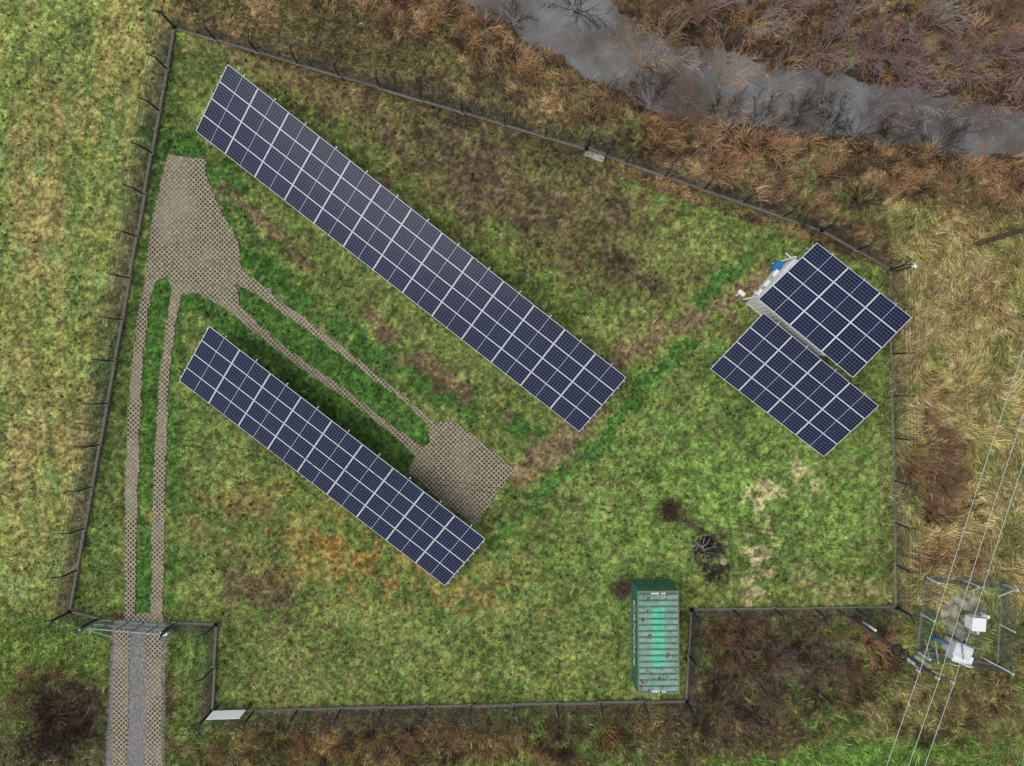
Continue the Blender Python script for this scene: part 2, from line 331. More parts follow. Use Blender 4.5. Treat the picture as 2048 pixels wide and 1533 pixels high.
# reeds / dry tall grass clumps
REED=[(640,5,110,28,5,.5),(790,30,120,40,10,.8),(920,60,130,48,30,1),(1060,130,120,42,35,1),(1180,205,95,42,28,1),(1440,290,120,50,15,1),(1500,360,110,45,20,.9),(1650,320,120,50,8,.9),(1850,350,160,55,5,.9),(1980,380,110,60,0,.9),(1640,420,120,32,22,.7),(1300,270,70,35,20,.8),
 (1590,60,90,80,0,.8),(1460,40,80,55,0,.7),(1680,30,100,60,0,.6),(1950,60,120,90,0,.6),(1800,60,120,80,0,.5),(1280,20,60,40,0,.8),(2000,200,80,30,0,.6),(1400,70,90,30,10,.9),(1560,125,120,22,10,.8),(1720,160,120,22,10,.7),(1260,150,50,40,0,.9),
 (650,1500,260,40,0,.7),(1000,1480,260,36,0,.6),(1480,1290,70,60,0,.5),(1740,1300,70,60,0,.6),(1870,920,60,130,0,.5),(1900,1080,80,70,0,.5),(1900,1430,140,60,0,.4),(90,1380,80,60,0,.4)]
n=24000; x=RNG.uniform(-34,36,n); y=RNG.uniform(-27,27,n); u=x/S+1024; v=766-y/S
m_=ellmask(u,v,REED)*sm(.36,.54,fbm(u,v,34,61,3)); sc=lookup(SC,x,y); sf=lookup(SF,x,y)
k=(RNG.random(n)<m_)&(sc<12)&(sf<-12)
cx,cy=x[k],y[k]; nc=len(cx); per=38
u=cx/S+1024; v=766-cy/S
aza=fbm(u,v,60,71,2)*14+RNG.normal(0,.5,nc)
bx=np.repeat(cx,per)+RNG.normal(0,.17,nc*per); by=np.repeat(cy,per)+RNG.normal(0,.17,nc*per); bz=lookup(Z,bx,by)
az=np.repeat(aza,per)+RNG.normal(0,.8,nc*per)
pal=lin([(188,152,110),(156,122,88),(206,174,134),(128,102,76),(170,148,106),(104,85,68),(192,150,104),(90,74,60)])
pc=pal[RNG.integers(0,8,nc)]; pc=pc*RNG.uniform(.6,1.15,nc)[:,None]
sth=(v>1200); pc[sth]=pc[sth]*.5
col=np.repeat(pc,per,0)*RNG.uniform(.4,1.4,nc*per)[:,None]
hh=np.repeat(RNG.uniform(.45,1.15,nc),per)*RNG.uniform(.5,1.3,nc*per)
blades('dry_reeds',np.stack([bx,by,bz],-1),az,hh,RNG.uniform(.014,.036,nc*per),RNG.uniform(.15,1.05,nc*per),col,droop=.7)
# tall dry grass, scrub undergrowth
n=230000; x=RNG.uniform(-35,36,n); y=RNG.uniform(-27,27,n)
x[:60000]=RNG.uniform(23,36,60000); y[:60000]=RNG.uniform(-14,13,60000)
ro=lookup(RO,x,y); sc=lookup(SC,x,y); ps=lookup(PS,x,y); em=lookup(EM,x,y); u=x/S+1024; v=766-y/S
k=(RNG.random(n)<ro)&(sc<-5)&(ps<-4)&(~slabf(u,v)); x,y,u,v,em=[a[k] for a in (x,y,u,v,em)]; n=len(x); cc=lookup(LC,x,y)
az=fbm(u,v,90,72,2)*10-1+RNG.normal(0,.5,n)
col=cc*np.exp(RNG.normal(.08,.5,n))[:,None]*(1+RNG.normal(0,.08,(n,3)))
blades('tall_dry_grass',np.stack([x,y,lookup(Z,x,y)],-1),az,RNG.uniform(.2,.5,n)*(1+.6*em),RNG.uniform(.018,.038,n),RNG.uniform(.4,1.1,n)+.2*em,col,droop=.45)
# leafy low clumps (weeds)
n=24000; x=RNG.uniform(-34,34,n); y=RNG.uniform(-26,26,n); u=x/S+1024; v=766-y/S
k=(RNG.random(n)<sm(.34,.6,fbm(u,v,70,91,3)))&(lookup(PS,x,y)<-6)&(lookup(SC,x,y)<-20)&(lookup(RO,x,y)<.9); x,y=x[k],y[k]; n=len(x); per=8
cc=np.repeat(lookup(LC,x,y),per,0); cc=cc*np.repeat(np.where(RNG.random(n)<.6,RNG.uniform(.25,.55,n),RNG.uniform(1.3,1.9,n)),per)[:,None]*np.array([.94,1.04,.9])
r=np.repeat(RNG.uniform(.05,.15,n),per)
blades('meadow_weeds',np.stack([np.repeat(x,per)+RNG.normal(0,.02,n*per),np.repeat(y,per)+RNG.normal(0,.02,n*per),lookup(Z,np.repeat(x,per),np.repeat(y,per))+.02],-1),RNG.uniform(0,6.28,n*per),r,r*.5,RNG.uniform(.7,1.4,n*per),cc)
# ---------------------------------------------------------------- bare trees & shrubs
def prisms(name,SG,col,matl):
    A=np.array([s[0] for s in SG]);B=np.array([s[1] for s in SG]);r0=np.array([s[2] for s in SG]);r1=np.array([s[3] for s in SG])
    d=B-A; d/=np.linalg.norm(d,axis=1)[:,None]+1e-9
    up=np.where(np.abs(d[:,2:3])<.9,np.array([[0,0,1.]]),np.array([[1.,0,0]])); a=np.cross(d,up); a/=np.linalg.norm(a,axis=1)[:,None]; b=np.cross(d,a)
    vs=[]
    for P,r in ((A,r0),(B,r1)):
        for j in range(3): vs.append(P+(math.cos(j*2.094)*a+math.sin(j*2.094)*b)*r[:,None])
    V=np.stack(vs,1).reshape(-1,3); bi=(np.arange(len(SG))*6)[:,None]
    Fc=np.concatenate([bi+np.array([[j,(j+1)%3,3+(j+1)%3,3+j]]) for j in range(3)])
    cc=np.repeat(np.array(col)[None],len(SG),0)*np.random.default_rng(len(SG)).uniform(.65,1.3,len(SG))[:,None]
    return npmesh(name,V,Fc,np.repeat(np.clip(cc,0,1),6,0),[matl])
twm=attrmat('bark_twigs',.9,.1)
def tree(name,u,v,h,spread,col,stems=8,seed=0,tw=.009,kids=1.0):
    """multi-stemmed bare willow/alder: long arching stems fanning out of the root"""
    R=random.Random(seed); SG=[]; base=W(u,v,0); base[2]=max(float(lookup(Z,base[0:1],base[1:2])[0])-.05,-.75)
    asym=R.uniform(0,6.28); am=R.uniform(.1,.45)
    def br(p,d,l,r,lev):
        ns=6 if lev==2 else 3
        for i in range(ns):
            d=d+np.array([R.gauss(0,.085),R.gauss(0,.085),R.gauss(0,.06)]); d/=np.linalg.norm(d)
            q=p+d*l/ns; rr=max(r*.8,tw); SG.append((p,q,r,rr)); p=q; r=rr
            if lev>0 and (i>0 or lev<2):
                for c in range(2 if lev==2 and R.random()<kids else 1):
                    ax=np.array([R.gauss(0,1),R.gauss(0,1),R.gauss(0,.5)]); ax-=d*ax.dot(d); ax/=np.linalg.norm(ax)+1e-6
                    nd=d*.86+ax*R.uniform(.35,.65); nd/=np.linalg.norm(nd); br(p,nd,l*R.uniform(.32,.62)*(1-.08*i),max(r*.6,tw),lev-1)
    for s in range(stems):
        a=2*math.pi*(s+R.random()*1.3)/stems; t=R.uniform(.2,1.3)*spread/h
        d=np.array([math.cos(a)*t+math.cos(asym)*am,math.sin(a)*t+math.sin(asym)*am,1.]); d/=np.linalg.norm(d)
        L=math.hypot(spread,h)*R.uniform(.4,.9)
        br(base+np.array([math.cos(a),math.sin(a),0])*R.uniform(.05,.2),d,L,.008*h+.012,2)
    return prisms(name,SG,col,twm)
red=lin((160,134,132)); gry=lin((168,156,148)); brn=lin((140,116,96)); drk=lin((64,53,47)); tan=lin((192,164,136)); org=lin((190,150,114))
TR=[(1285,120,3.4,3.2,tan,11),(1240,190,2.6,2.6,brn,10),(1330,50,3.0,2.8,brn,11),(1395,25,3,2.6,red,11),(1500,50,3,2.4,gry,10),(1640,110,2.8,2.6,red,11),(1740,110,3.2,3,red,14),(1800,150,3.2,3,red,14),(1850,50,3,2.8,gry,14),(1910,150,3.0,2.8,red,14),(1970,110,3.2,2.8,red,14),(1840,200,2.2,2.4,gry,10),(1700,30,3,2.6,gry,11),(1600,220,2,2.6,drk,10),(1450,150,2.6,2.8,tan,11),(1520,245,2.0,2.6,drk,11),(1720,265,2,2.4,drk,10),(1890,285,2.0,2.6,drk,11),(1030,30,2.2,2.0,drk,9),(1150,5,2.4,3.2,drk,13),(1370,215,2,2.8,brn,11),(1560,20,2.6,2.2,red,11),(2010,30,3,2.6,brn,11),(1440,230,1.8,2.4,drk,10),(1550,160,2.0,2.2,gry,9),(1960,225,2.2,2.2,red,11),(2030,170,2.6,2.4,red,11),(1665,255,1.7,2.4,drk,10),(1320,150,2.6,3.0,brn,12),(1480,205,1.8,2.4,tan,10),(1790,285,1.7,2.4,drk,10),(1300,200,2.2,2.6,drk,11),(1400,120,2.4,2.6,brn,10),(1560,250,1.6,2.2,brn,9),(1660,170,2.0,2.4,gry,10),(1770,210,2.0,2.4,red,10)]
for i,(u,v,h,sp,c,st) in enumerate(TR): tree('bare_tree' ,u,v,h*.8,sp*.8,c,st,100+i)
SH=[(110,1420,1.8,1.8,drk,12),(60,1400,1.5,1.6,brn,10),(150,1460,1.5,1.6,drk,12),(80,1480,1.5,1.5,drk,10),(1560,1320,1.4,1.5,lin((134,108,104)),18),(1735,1290,1.4,1.6,org,14),(1470,1290,1.3,1.3,brn,10),(1430,1360,1.2,1.2,drk,9),(1650,1270,1.2,1.3,brn,10),(1500,1420,1.3,1.3,drk,9),(1640,1390,1.2,1.3,drk,9),(1860,900,1.3,1.3,brn,10),(1890,960,1.2,1.2,brn,10),(1860,1030,1.1,1.0,drk,8),(1940,1010,1.0,1.0,drk,8),(1400,1440,1.1,1.1,drk,8),(1720,1380,1.1,1.1,drk,8),(1300,300,1.3,1.4,drk,9),(1440,340,1.3,1.8,org,16),(1520,300,1.3,1.8,org,16),(1720,400,1.2,1.3,drk,9),(1600,440,1.0,1.2,drk,8),(1960,320,1.3,1.4,org,10),(900,1500,.9,1.1,drk,8),(720,1480,.9,1.1,drk,8),(1090,1470,.9,1.1,drk,8),(1240,1480,.9,1.1,drk,8),(1780,370,1.2,1.4,org,11),(1600,1290,1.1,1.2,drk,10),(1540,1400,1.1,1.2,brn,10),(1440,1420,1.0,1.2,brn,9),(820,1470,.8,1.0,brn,9),(560,1470,.8,1.0,drk,9)]
for i,(u,v,h,sp,c,st) in enumerate(SH): tree('bare_shrub',u,v,h,sp*.85,c,st,300+i)
# ---------------------------------------------------------------- solar arrays
def modmat():
    m=mat('solar_cells',(0.01,.015,.04,1),.15,0,.22); nt=m.node_tree;N=nt.nodes;Lk=nt.links;b=N['Principled BSDF']
    uv=N.new('ShaderNodeUVMap'); sp=N.new('ShaderNodeSeparateXYZ'); Lk.new(uv.outputs[0],sp.inputs[0])
    def M(op,*a):
        n=N.new('ShaderNodeMath'); n.operation=op
        for i,t in enumerate(a):
            if isinstance(t,(int,float)): n.inputs[i].default_value=t
            else: Lk.new(t,n.inputs[i])
        return n.outputs[0]
    def lines(c,num,w):  # 1 on line
        f=M('FRACT',M('MULTIPLY',c,num)); d=M('MINIMUM',f,M('SUBTRACT',1.0,f)); return M('LESS_THAN',d,w)
    lx=lines(sp.outputs[0],12.0,.035); ly=lines(sp.outputs[1],6.0,.05)
    mid=M('LESS_THAN',M('ABSOLUTE',M('SUBTRACT',sp.outputs[0],.5)),.006)
    bx=M('LESS_THAN',M('MINIMUM',sp.outputs[0],M('SUBTRACT',1.0,sp.outputs[0])),.004); by=M('LESS_THAN',M('MINIMUM',sp.outputs[1],M('SUBTRACT',1.0,sp.outputs[1])),.008)
    strong=M('MAXIMUM',mid,M('MAXIMUM',bx,by)); weak=M('MAXIMUM',lx,ly)
    g=N.new('ShaderNodeNewGeometry'); nn=N.new('ShaderNodeTexNoise'); nn.inputs['Scale'].default_value=.6; Lk.new(g.outputs['Position'],nn.inputs['Vector'])
    c0=N.new('ShaderNodeMixRGB'); c0.inputs[1].default_value=L4((13,18,37)); c0.inputs[2].default_value=L4((25,32,56)); Lk.new(nn.outputs['Fac'],c0.inputs[0])
    c1=N.new('ShaderNodeMixRGB'); Lk.new(c0.outputs[0],c1.inputs[1]); c1.inputs[2].default_value=L4((92,100,128)); Lk.new(weak,c1.inputs[0])
    c2=N.new('ShaderNodeMixRGB'); Lk.new(c1.outputs[0],c2.inputs[1]); c2.inputs[2].default_value=L4((178,184,200)); Lk.new(strong,c2.inputs[0])
    Lk.new(c2.outputs[0],b.inputs['Base Color'])
    return m
cell=modmat(); alu=mat('aluminium_frame',(.7,.73,.78,1),.5,.1,.3); steel=nmat('galvanised_steel',(.32,.34,.36,1),(.5,.52,.55,1),6,.5,.4); backs=mat('backsheet',(.6,.6,.6,1),.6)
def array(TL,TR_,BR,BL,zt,zb,nc,nr=4):
    a,b,c,d=W(*TL,zt),W(*TR_,zt),W(*BR,zb),W(*BL,zb)
    ctr=(a+b+c+d)/4; e=empty('solar_panel_array',(ctr[0],ctr[1],0))
    P=lambda s,t:(a*(1-s)+b*s)*(1-t)+(d*(1-s)+c*s)*t
    N_=np.cross(P(1,.5)-P(0,.5),P(.5,0)-P(.5,1)); N_/=np.linalg.norm(N_)
    Lw=np.linalg.norm(P(1,.5)-P(0,.5))/nc; Lh=np.linalg.norm(P(.5,1)-P(.5,0))/nr
    gx=.012/Lw; gy=.008/Lh; fx=.036/Lw; fy=.026/Lh
    mb=MB()
    for i in range(nc):
        for j in range(nr):
            def Q(s,t,h=0): return P((i+s)/nc,(j+t)/nr)+N_*h
            o=[Q(gx,1-gy),Q(1-gx,1-gy),Q(1-gx,gy),Q(gx,gy)]
            top=[p for p in o]; bot=[p-N_*.035 for p in o]
            mb.face(top,0)
            for q in range(4):
                r=(q+1)%4; mb.face([bot[q],bot[r],top[r],top[q]],0)
            mb.face(bot[::-1],2)
            mb.face([Q(fx,1-fy,.003),Q(1-fx,1-fy,.003),Q(1-fx,fy,.003),Q(fx,fy,.003)],1,[(0,0),(1,0),(1,1),(0,1)])
    mb.build('modules',[alu,cell,backs],e)
    sb=MB()
    for t in [k/nr+dq for k in range(nr) for dq in (.25/nr,.75/nr)]:
        sb.beam(P(-.004,t)-N_*.065,P(1.004,t)-N_*.065,.05,.06)
    for i in range(nc):
        s=(i+.5)/nc
        top=P(s,-.03)-N_*.15; bt=P(s,1.015)-N_*.15
        sb.beam(top,bt,.07,.1)
        for t in (.15,.82):
            p=P(s,t)-N_*.2; sb.beam((p[0],p[1],-.1),p,.09,.09)
        p1=P(s,.15)-N_*.2; p2=P(s,.5)-N_*.2; sb.beam((p1[0],p1[1],.5),p2,.05,.05)
    sb.build('support_frame',[steel],e)
    return e
array((455,128),(1253,755),(1159,864),(391,262),2.4,.7,13)
array((418,652),(971,1078),(890,1172),(358,761),2.4,.7,9)
array((1634,485),(1824,635),(1706,756),(1516,598),4.2,3.3,3)
array((1527,625),(1758,812),(1648,914),(1420,738),2.2,.7,4)
# ---------------------------------------------------------------- green container
cg=nmat('container_green_paint',L4((100,142,124)),L4((136,166,150)),2.5,.65,0,.35,.65,.3)
def add_rust(m,thr=.60,rc=(104,62,46),sc=3.2):
    nt=m.node_tree;N=nt.nodes;Lk=nt.links;b=N['Principled BSDF']; src=b.inputs['Base Color'].links[0].from_socket if b.inputs['Base Color'].links else None
    g=N.new('ShaderNodeNewGeometry'); n=N.new('ShaderNodeTexNoise'); n.inputs['Scale'].default_value=sc; n.inputs['Detail'].default_value=7; n.inputs['Roughness'].default_value=.7; Lk.new(g.outputs['Position'],n.inputs['Vector'])
    r=N.new('ShaderNodeValToRGB'); r.color_ramp.elements[0].position=thr; r.color_ramp.elements[1].position=thr+.03; Lk.new(n.outputs['Fac'],r.inputs[0])
    mx=N.new('ShaderNodeMixRGB'); Lk.new(r.outputs[0],mx.inputs[0]); 
    if src: Lk.new(src,mx.inputs[1])
    else: mx.inputs[1].default_value=b.inputs['Base Color'].default_value
    mx.inputs[2].default_value=L4(rc); Lk.new(mx.outputs[0],b.inputs['Base Color'])
add_rust(cg,.575)
cgroove=nmat('container_groove_shade',L4((66,96,82)),L4((92,112,96)),5,.8); add_rust(cgroove,.56)  # darker green paints shade into the roof grooves, with rust over it
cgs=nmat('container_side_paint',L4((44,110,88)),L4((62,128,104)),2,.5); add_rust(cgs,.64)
cteal=nmat('container_teal_paint',L4((70,178,142)),L4((96,196,160)),3,.6); add_rust(cteal,.6,(90,140,118),5)
rail=nmat('container_rail',L4((96,124,104)),L4((128,104,84)),5,.6); dark=mat('dark_steel',(.03,.035,.035,1),.6); white=nmat('white_paint',(.74,.75,.74,1),(.84,.84,.83,1),4,.5)
def container(name,cx,cy,rot,lx,ly,h,mside,mroof,mpatch,patch=None,mgroove=None,z0=0):
    e=empty(name,(cx,cy,0)); a=math.radians(rot); ex=np.array([math.cos(a),math.sin(a),0]); ey=np.array([-math.sin(a),math.cos(a),0]); o=np.array([cx,cy,z0])
    T=lambda x,y,z:o+ex*x+ey*y+np.array([0,0,z])
    mb=MB(); hx=lx/2;hy=ly/2
    def bx(x0,x1,y0,y1,za,zb,m): mb.obox(T((x0+x1)/2,(y0+y1)/2,(za+zb)/2),ex*(x1-x0)/2,ey*(y1-y0)/2,(0,0,(zb-za)/2),m)
    for sx in (-1,1):
        for sy in (-1,1):
            bx(min(sx*hx,sx*(hx-.12)),max(sx*hx,sx*(hx-.12)),min(sy*hy,sy*(hy-.12)),max(sy*hy,sy*(hy-.12)),.126,h-.12,0)
            for zc in (0,h-.12): bx(min(sx*(hx+.006),sx*(hx-.16)),max(sx*(hx+.006),sx*(hx-.16)),min(sy*(hy+.006),sy*(hy-.17)),max(sy*(hy+.006),sy*(hy-.17)),zc,zc+.126,2)
        bx(min(sx*hx,sx*(hx-.08)),max(sx*hx,sx*(hx-.08)),-hy+.17,hy-.17,h-.09,h,2); bx(min(sx*hx,sx*(hx-.08)),max(sx*hx,sx*(hx-.08)),-hy+.17,hy-.17,.02,.16,2)
    for sy in (-1,1):
        bx(-hx+.16,hx-.16,min(sy*hy,sy*(hy-.1)),max(sy*hy,sy*(hy-.1)),h-.12,h-.002,2); bx(-hx+.16,hx-.16,min(sy*hy,sy*(hy-.1)),max(sy*hy,sy*(hy-.1)),.02,.16,2)
    per=.28; npz=int((ly-.24)/per); y0=-npz*per/2
    prof=[(0,0),(.07,0),(.11,.035),(.2,.035),(.24,0)]
    for sx in (-1,1):
        pts=[]
        for i in range(npz):
            for dy,dx in prof: pts.append((sx*(hx-.045+dx),y0+i*per+dy))
        pts=[(sx*(hx-.045),-hy+.12)]+pts+[(sx*(hx-.045),hy-.12)]
        for p,q in zip(pts[:-1],pts[1:]):
            f=[T(p[0],p[1],.16),T(q[0],q[1],.16),T(q[0],q[1],h-.09),T(p[0],p[1],h-.09)]
            mb.face(f if sx>0 else f[::-1],0)
    per=.36; nr=int((ly-.3)/per); y0=-nr*per/2; pr=[(0,-.04),(.03,-.005),(.24,-.005),(.27,-.04)]
    pts=[(-hy+.1,-.04)]+[(y0+i*per+a_,z_) for i in range(nr) for a_,z_ in pr]+[(hy-.1,-.04)]
    xs_=[-hx+.08]+([patch[0],patch[1]] if patch else [])+[hx-.08]
    for (ya,za),(yb,zb) in zip(pts[:-1],pts[1:]):
        low=(za<-.02 or zb<-.02)
        for xa,xb in zip(xs_[:-1],xs_[1:]):
            inp=patch and abs((xa+xb)/2-(patch[0]+patch[1])/2)<.1 and patch[2]<(ya+yb)/2<patch[3]
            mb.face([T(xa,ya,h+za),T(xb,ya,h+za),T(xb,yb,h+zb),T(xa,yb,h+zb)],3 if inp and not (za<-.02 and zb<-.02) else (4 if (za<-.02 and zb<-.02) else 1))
    for i in range(8):
        xx=-hx+.13+i*(lx-.26)/8; bx(xx+.03,xx+(lx-.26)/8-.03,-hy+.02,-hy+.045,.16,h-.12,0)
    bx(-hx+.12,hx-.12,-hy+.045,-hy+.06,.16,h-.12,0)
    for s in (-1,1):
        x0,x1=(-hx+.13,-.01) if s<0 else (.01,hx-.13)
        bx(x0,x1,hy-.06,hy-.035,.17,h-.125,0)
        for k in range(4): bx(x0+.06,x1-.06,hy-.035,hy-.018,.3+k*.56,.62+k*.56,0)
        for xx in (x0+.25,x1-.25):
            mb.cyl(T(xx,hy+.02,.1),T(xx,hy+.02,h-.08),.02,n=6,m=2)
            bx(xx-.05,xx+.05,hy-.018,hy+.035,.08,.16,2); bx(xx-.05,xx+.05,hy-.018,hy+.035,h-.18,h-.1,2)
            bx(min(xx-.02,xx+.1),xx+.25,hy+.03,hy+.05,1.05,1.09,2)
    bx(-hx+.1,hx-.1,-hy+.1,hy-.1,.1,.14,2)
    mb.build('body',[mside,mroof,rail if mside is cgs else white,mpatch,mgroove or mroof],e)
    return e,T,ex,ey
CXY=((1317-1024)*.02939,-(1285-766)*.02939)
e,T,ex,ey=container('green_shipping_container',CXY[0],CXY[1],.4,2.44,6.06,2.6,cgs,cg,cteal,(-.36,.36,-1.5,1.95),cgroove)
def text(s,size,loc,rotm,m,parent,name):
    cu=bpy.data.curves.new(name,'FONT'); cu.body=s; cu.size=size; cu.align_x='CENTER'; cu.align_y='CENTER'; cu.extrude=.002
    o=bpy.data.objects.new(name,cu); o.matrix_world=Matrix.Translation(loc)@rotm.to_4x4(); bpy.context.collection.objects.link(o); cu.materials.append(m)
    o.parent=parent; o.matrix_parent_inverse=Matrix.Translation(parent.location).inverted()
Rw=Matrix(((0,0,-1),(-1,0,0),(0,1,0)))
text('CANOUL',1.0,tuple(T(-1.235,.1,1.45)),Rw,white,e,'side_lettering')
mb=MB()
for yy in (2.88,-2.88):
    for k in range(7): 
        if k!=4: mb.box(T(-.36+k*.12,yy,2.604),.04,.05,.003,0)
mb.build('roof_marking',[white],e)
# ---------------------------------------------------------------- white technical container under upper right array
wc=nmat('white_container_paint',(.7,.71,.7,1),(.84,.84,.82,1),3,.5)
pA=W(1597,521,2.7); pB=W(1519,600,2.7)
nv=np.array([190.,-158.,0]); nv/=np.linalg.norm(nv); dv=np.array([-nv[1],nv[0],0])
Lv=3.1; pB2=pB+dv*.12+nv*.02; mid=pB2+dv*Lv/2
cen=mid+nv*2.6
rot=math.degrees(math.atan2(nv[1],nv[0]))
e,T,ex,ey=container('white_equipment_container',cen[0],cen[1],rot+90,Lv,5.2,2.7,wc,wc,wc)
blue=mat('blue_plastic',L4((30,110,170)),.4)
mb=MB()
face=lambda s,z,o:(mid+dv*s-nv*o)*np.array([1,1,0])+np.array([0,0,z])
for s in (-1.0,-.3,.5): mb.obox(face(s,1.4,.12),dv*.22,nv*.1,(0,0,.35),0)
mb.obox(face(1.0,1.3,.25),dv*.3,nv*.2,(0,0,.28),1); mb.cyl(face(1.2,.1,.5),face(1.0,1.2,.3),.04,n=6,m=1)
for s in (-1.45,1.45): mb.beam(face(s,0,.3),face(s,3.2,.1),.1,.1,0); mb.beam(face(s,2.6,.05),face(s,2.65,.6),.06,.06,0)
mb.cyl(face(-1.5,0,.8),face(-1.5,.9,.8),.09,n=8,m=0); mb.box(face(-1.5,.95,.8),.22,.12,.05,0,rot)
mb.build('cabinets_and_ducts',[wc,blue],e)
mb=MB()
for u_,v_ in ((1634,520),(1790,640),(1700,715),(1555,600)): 
    p=W(u_,v_,3.3); mb.beam((p[0],p[1],0),p,.12,.12)
mb.build('array_legs',[steel],e)
# ---------------------------------------------------------------- fences
conc=nmat('fence_plinth_concrete',L4((100,98,86)),L4((142,138,122)),5,.9,0,.3,.7,.2); post=mat('fence_post_paint',L4((40,50,58)),.5,.2); wire=mat('fence_wire',L4((46,58,58)),.6,.1)
def fence(name,runs,hgt=1.7,sp=2.68,arm=.35,plinth=True,pm_=None,wm_=None):
    al=[W(*p) for r in runs for p in r]; c=sum(al)/len(al); e=empty(name,(c[0],c[1],0)); pb=MB();qb=MB();wb_=MB()
    for r in runs:
        pts=[W(*p) for p in r]
        for p,q in zip(pts[:-1],pts[1:]):
            d=q-p;L=np.linalg.norm(d);d/=L;nrm=np.array([-d[1],d[0],0.]); 
            if (p[0]+q[0])/2*nrm[0]+(p[1]+q[1])/2*nrm[1]<0 and name=='perimeter_fence': nrm=-nrm
            n=max(1,round(L/sp))
            for i in range(n):
                a=p+d*L*i/n;b=p+d*L*(i+1)/n
                if plinth:
                    zj=random.uniform(-.02,.02); pb.obox((a+b)/2+np.array([0,0,.09+zj])+nrm*random.gauss(0,.02),d*(L/n/2-.004),nrm*.075,(0,0,.12),0)
            for i in range(n+1):
                a=p+d*L*i/n+np.array([random.gauss(0,.01),random.gauss(0,.01),0])
                if plinth: pb.box(a+np.array([0,0,.12]),.13,.13,.135,0,math.degrees(math.atan2(d[1],d[0])))
                ln=np.array([random.gauss(0,.03),random.gauss(0,.03),0])
                qb.beam(a,a+ln+np.array([0,0,hgt+.05]),.08,.08)
                if arm: qb.beam(a+ln+np.array([0,0,hgt+.05]),a+ln+nrm*arm+np.array([0,0,hgt+.05+arm]),.06,.06)
            z=.25
            while z<hgt:
                wb_.beam(p+np.array([0,0,z]),q+np.array([0,0,z]),.013,.013); z+=.2
            k=int(L/.12)
            for i in range(k):
                a=p+d*L*(i+.5)/k; wb_.beam(a+np.array([0,0,.22]),a+np.array([0,0,hgt]),.011,.011)
            if arm:
                for t in (.3,.65,1): wb_.beam(p+nrm*arm*t+np.array([0,0,hgt+.05+arm*t]),q+nrm*arm*t+np.array([0,0,hgt+.05+arm*t]),.012,.012)
    if plinth: pb.build('concrete_plinth',[conc],e)
    qb.build('posts',[pm_ or post],e); wb_.build('wire_mesh',[wm_ or wire],e); return e
fence('perimeter_fence',[[(143,1222),(352,58)],[(352,58),(1172,300)],[(1172,300),(1640,462),(1778,540)],[(1778,540),(1790,1213)],[(1790,1213),(1382,1218),(1372,1400),(425,1420),(435,1247),(352,1245)],[(143,1222),(198,1236)]])
# gate
gpost=mat('gate_steel',L4((118,130,136)),.45,.3)
c=W(272,1243); e=empty('sliding_gate',(c[0],c[1],0)); mb=MB()
a=W(198,1238);b=W(350,1250); d=(b-a)/np.linalg.norm(b-a)
for z in (.15,.9,1.65): mb.beam(a+[0,0,z],b+[0,0,z],.06,.06)
for i in range(6): p=a+(b-a)*i/5; mb.beam(p+[0,0,.1],p+[0,0,1.7],.06,.06)
for i in range(60): p=a+(b-a)*(i+.5)/60; mb.beam(p+[0,0,.15],p+[0,0,1.62],.012,.012)
for p in (a,b): mb.beam(p*1,p+[0,0,2.0],.12,.12)
mb.beam(a+[0,0,1.7],W(262,1243)+[0,-.3,1.95],.04,.04)
mb.box(b+[-.3,-.25,.5],.22,.12,.35,1); mb.build('frame_and_bars',[gpost,white],e)
# small north gate w/ slab
c=W(1192,300); e=empty('pedestrian_gate',(c[0],c[1],0)); mb=MB()
a=W(1172,300);b=W(1210,316); nn=np.array([.4,.92,0]); 
mb.box((W(1190,310)+[0,0,.06]),.62,.3,.06,1,-22)
for p in (a,b,a+nn*.55,b+nn*.55): mb.beam(p,p+[0,0,1.9],.06,.06)
for z in (.2,1.8): mb.beam(a+nn*.55+[0,0,z],b+nn*.55+[0,0,z],.04,.04); mb.beam(a+[0,0,z],a+nn*.55+[0,0,z],.04,.04); mb.beam(b+[0,0,z],b+nn*.55+[0,0,z],.04,.04)
mb.build('gate_frame_and_step',[post,nmat('light_concrete',L4((140,136,120)),L4((176,172,156)),6,.9)],e)
# white sign on the south-west corner
c=W(450,1430,1.3); e=empty('white_sign_board',(c[0],c[1],0)); mb=MB()
P_=[W(413,1439,1.9),W(480,1437,1.9),W(489,1420,1.3),W(427,1422,1.3)]
nn=np.cross(P_[1]-P_[0],P_[3]-P_[0]); nn/=np.linalg.norm(nn)
mb.obox(sum(P_)/4,(P_[1]-P_[0])/2,(P_[3]-P_[0])/2,nn*.015,0)
for p in P_: mb.beam((p[0],p[1],0),p-[0,0,.03],.05,.05,1)
mb.build('board_and_legs',[mat('sign_white',(.9,.9,.89,1),.5),post],e)
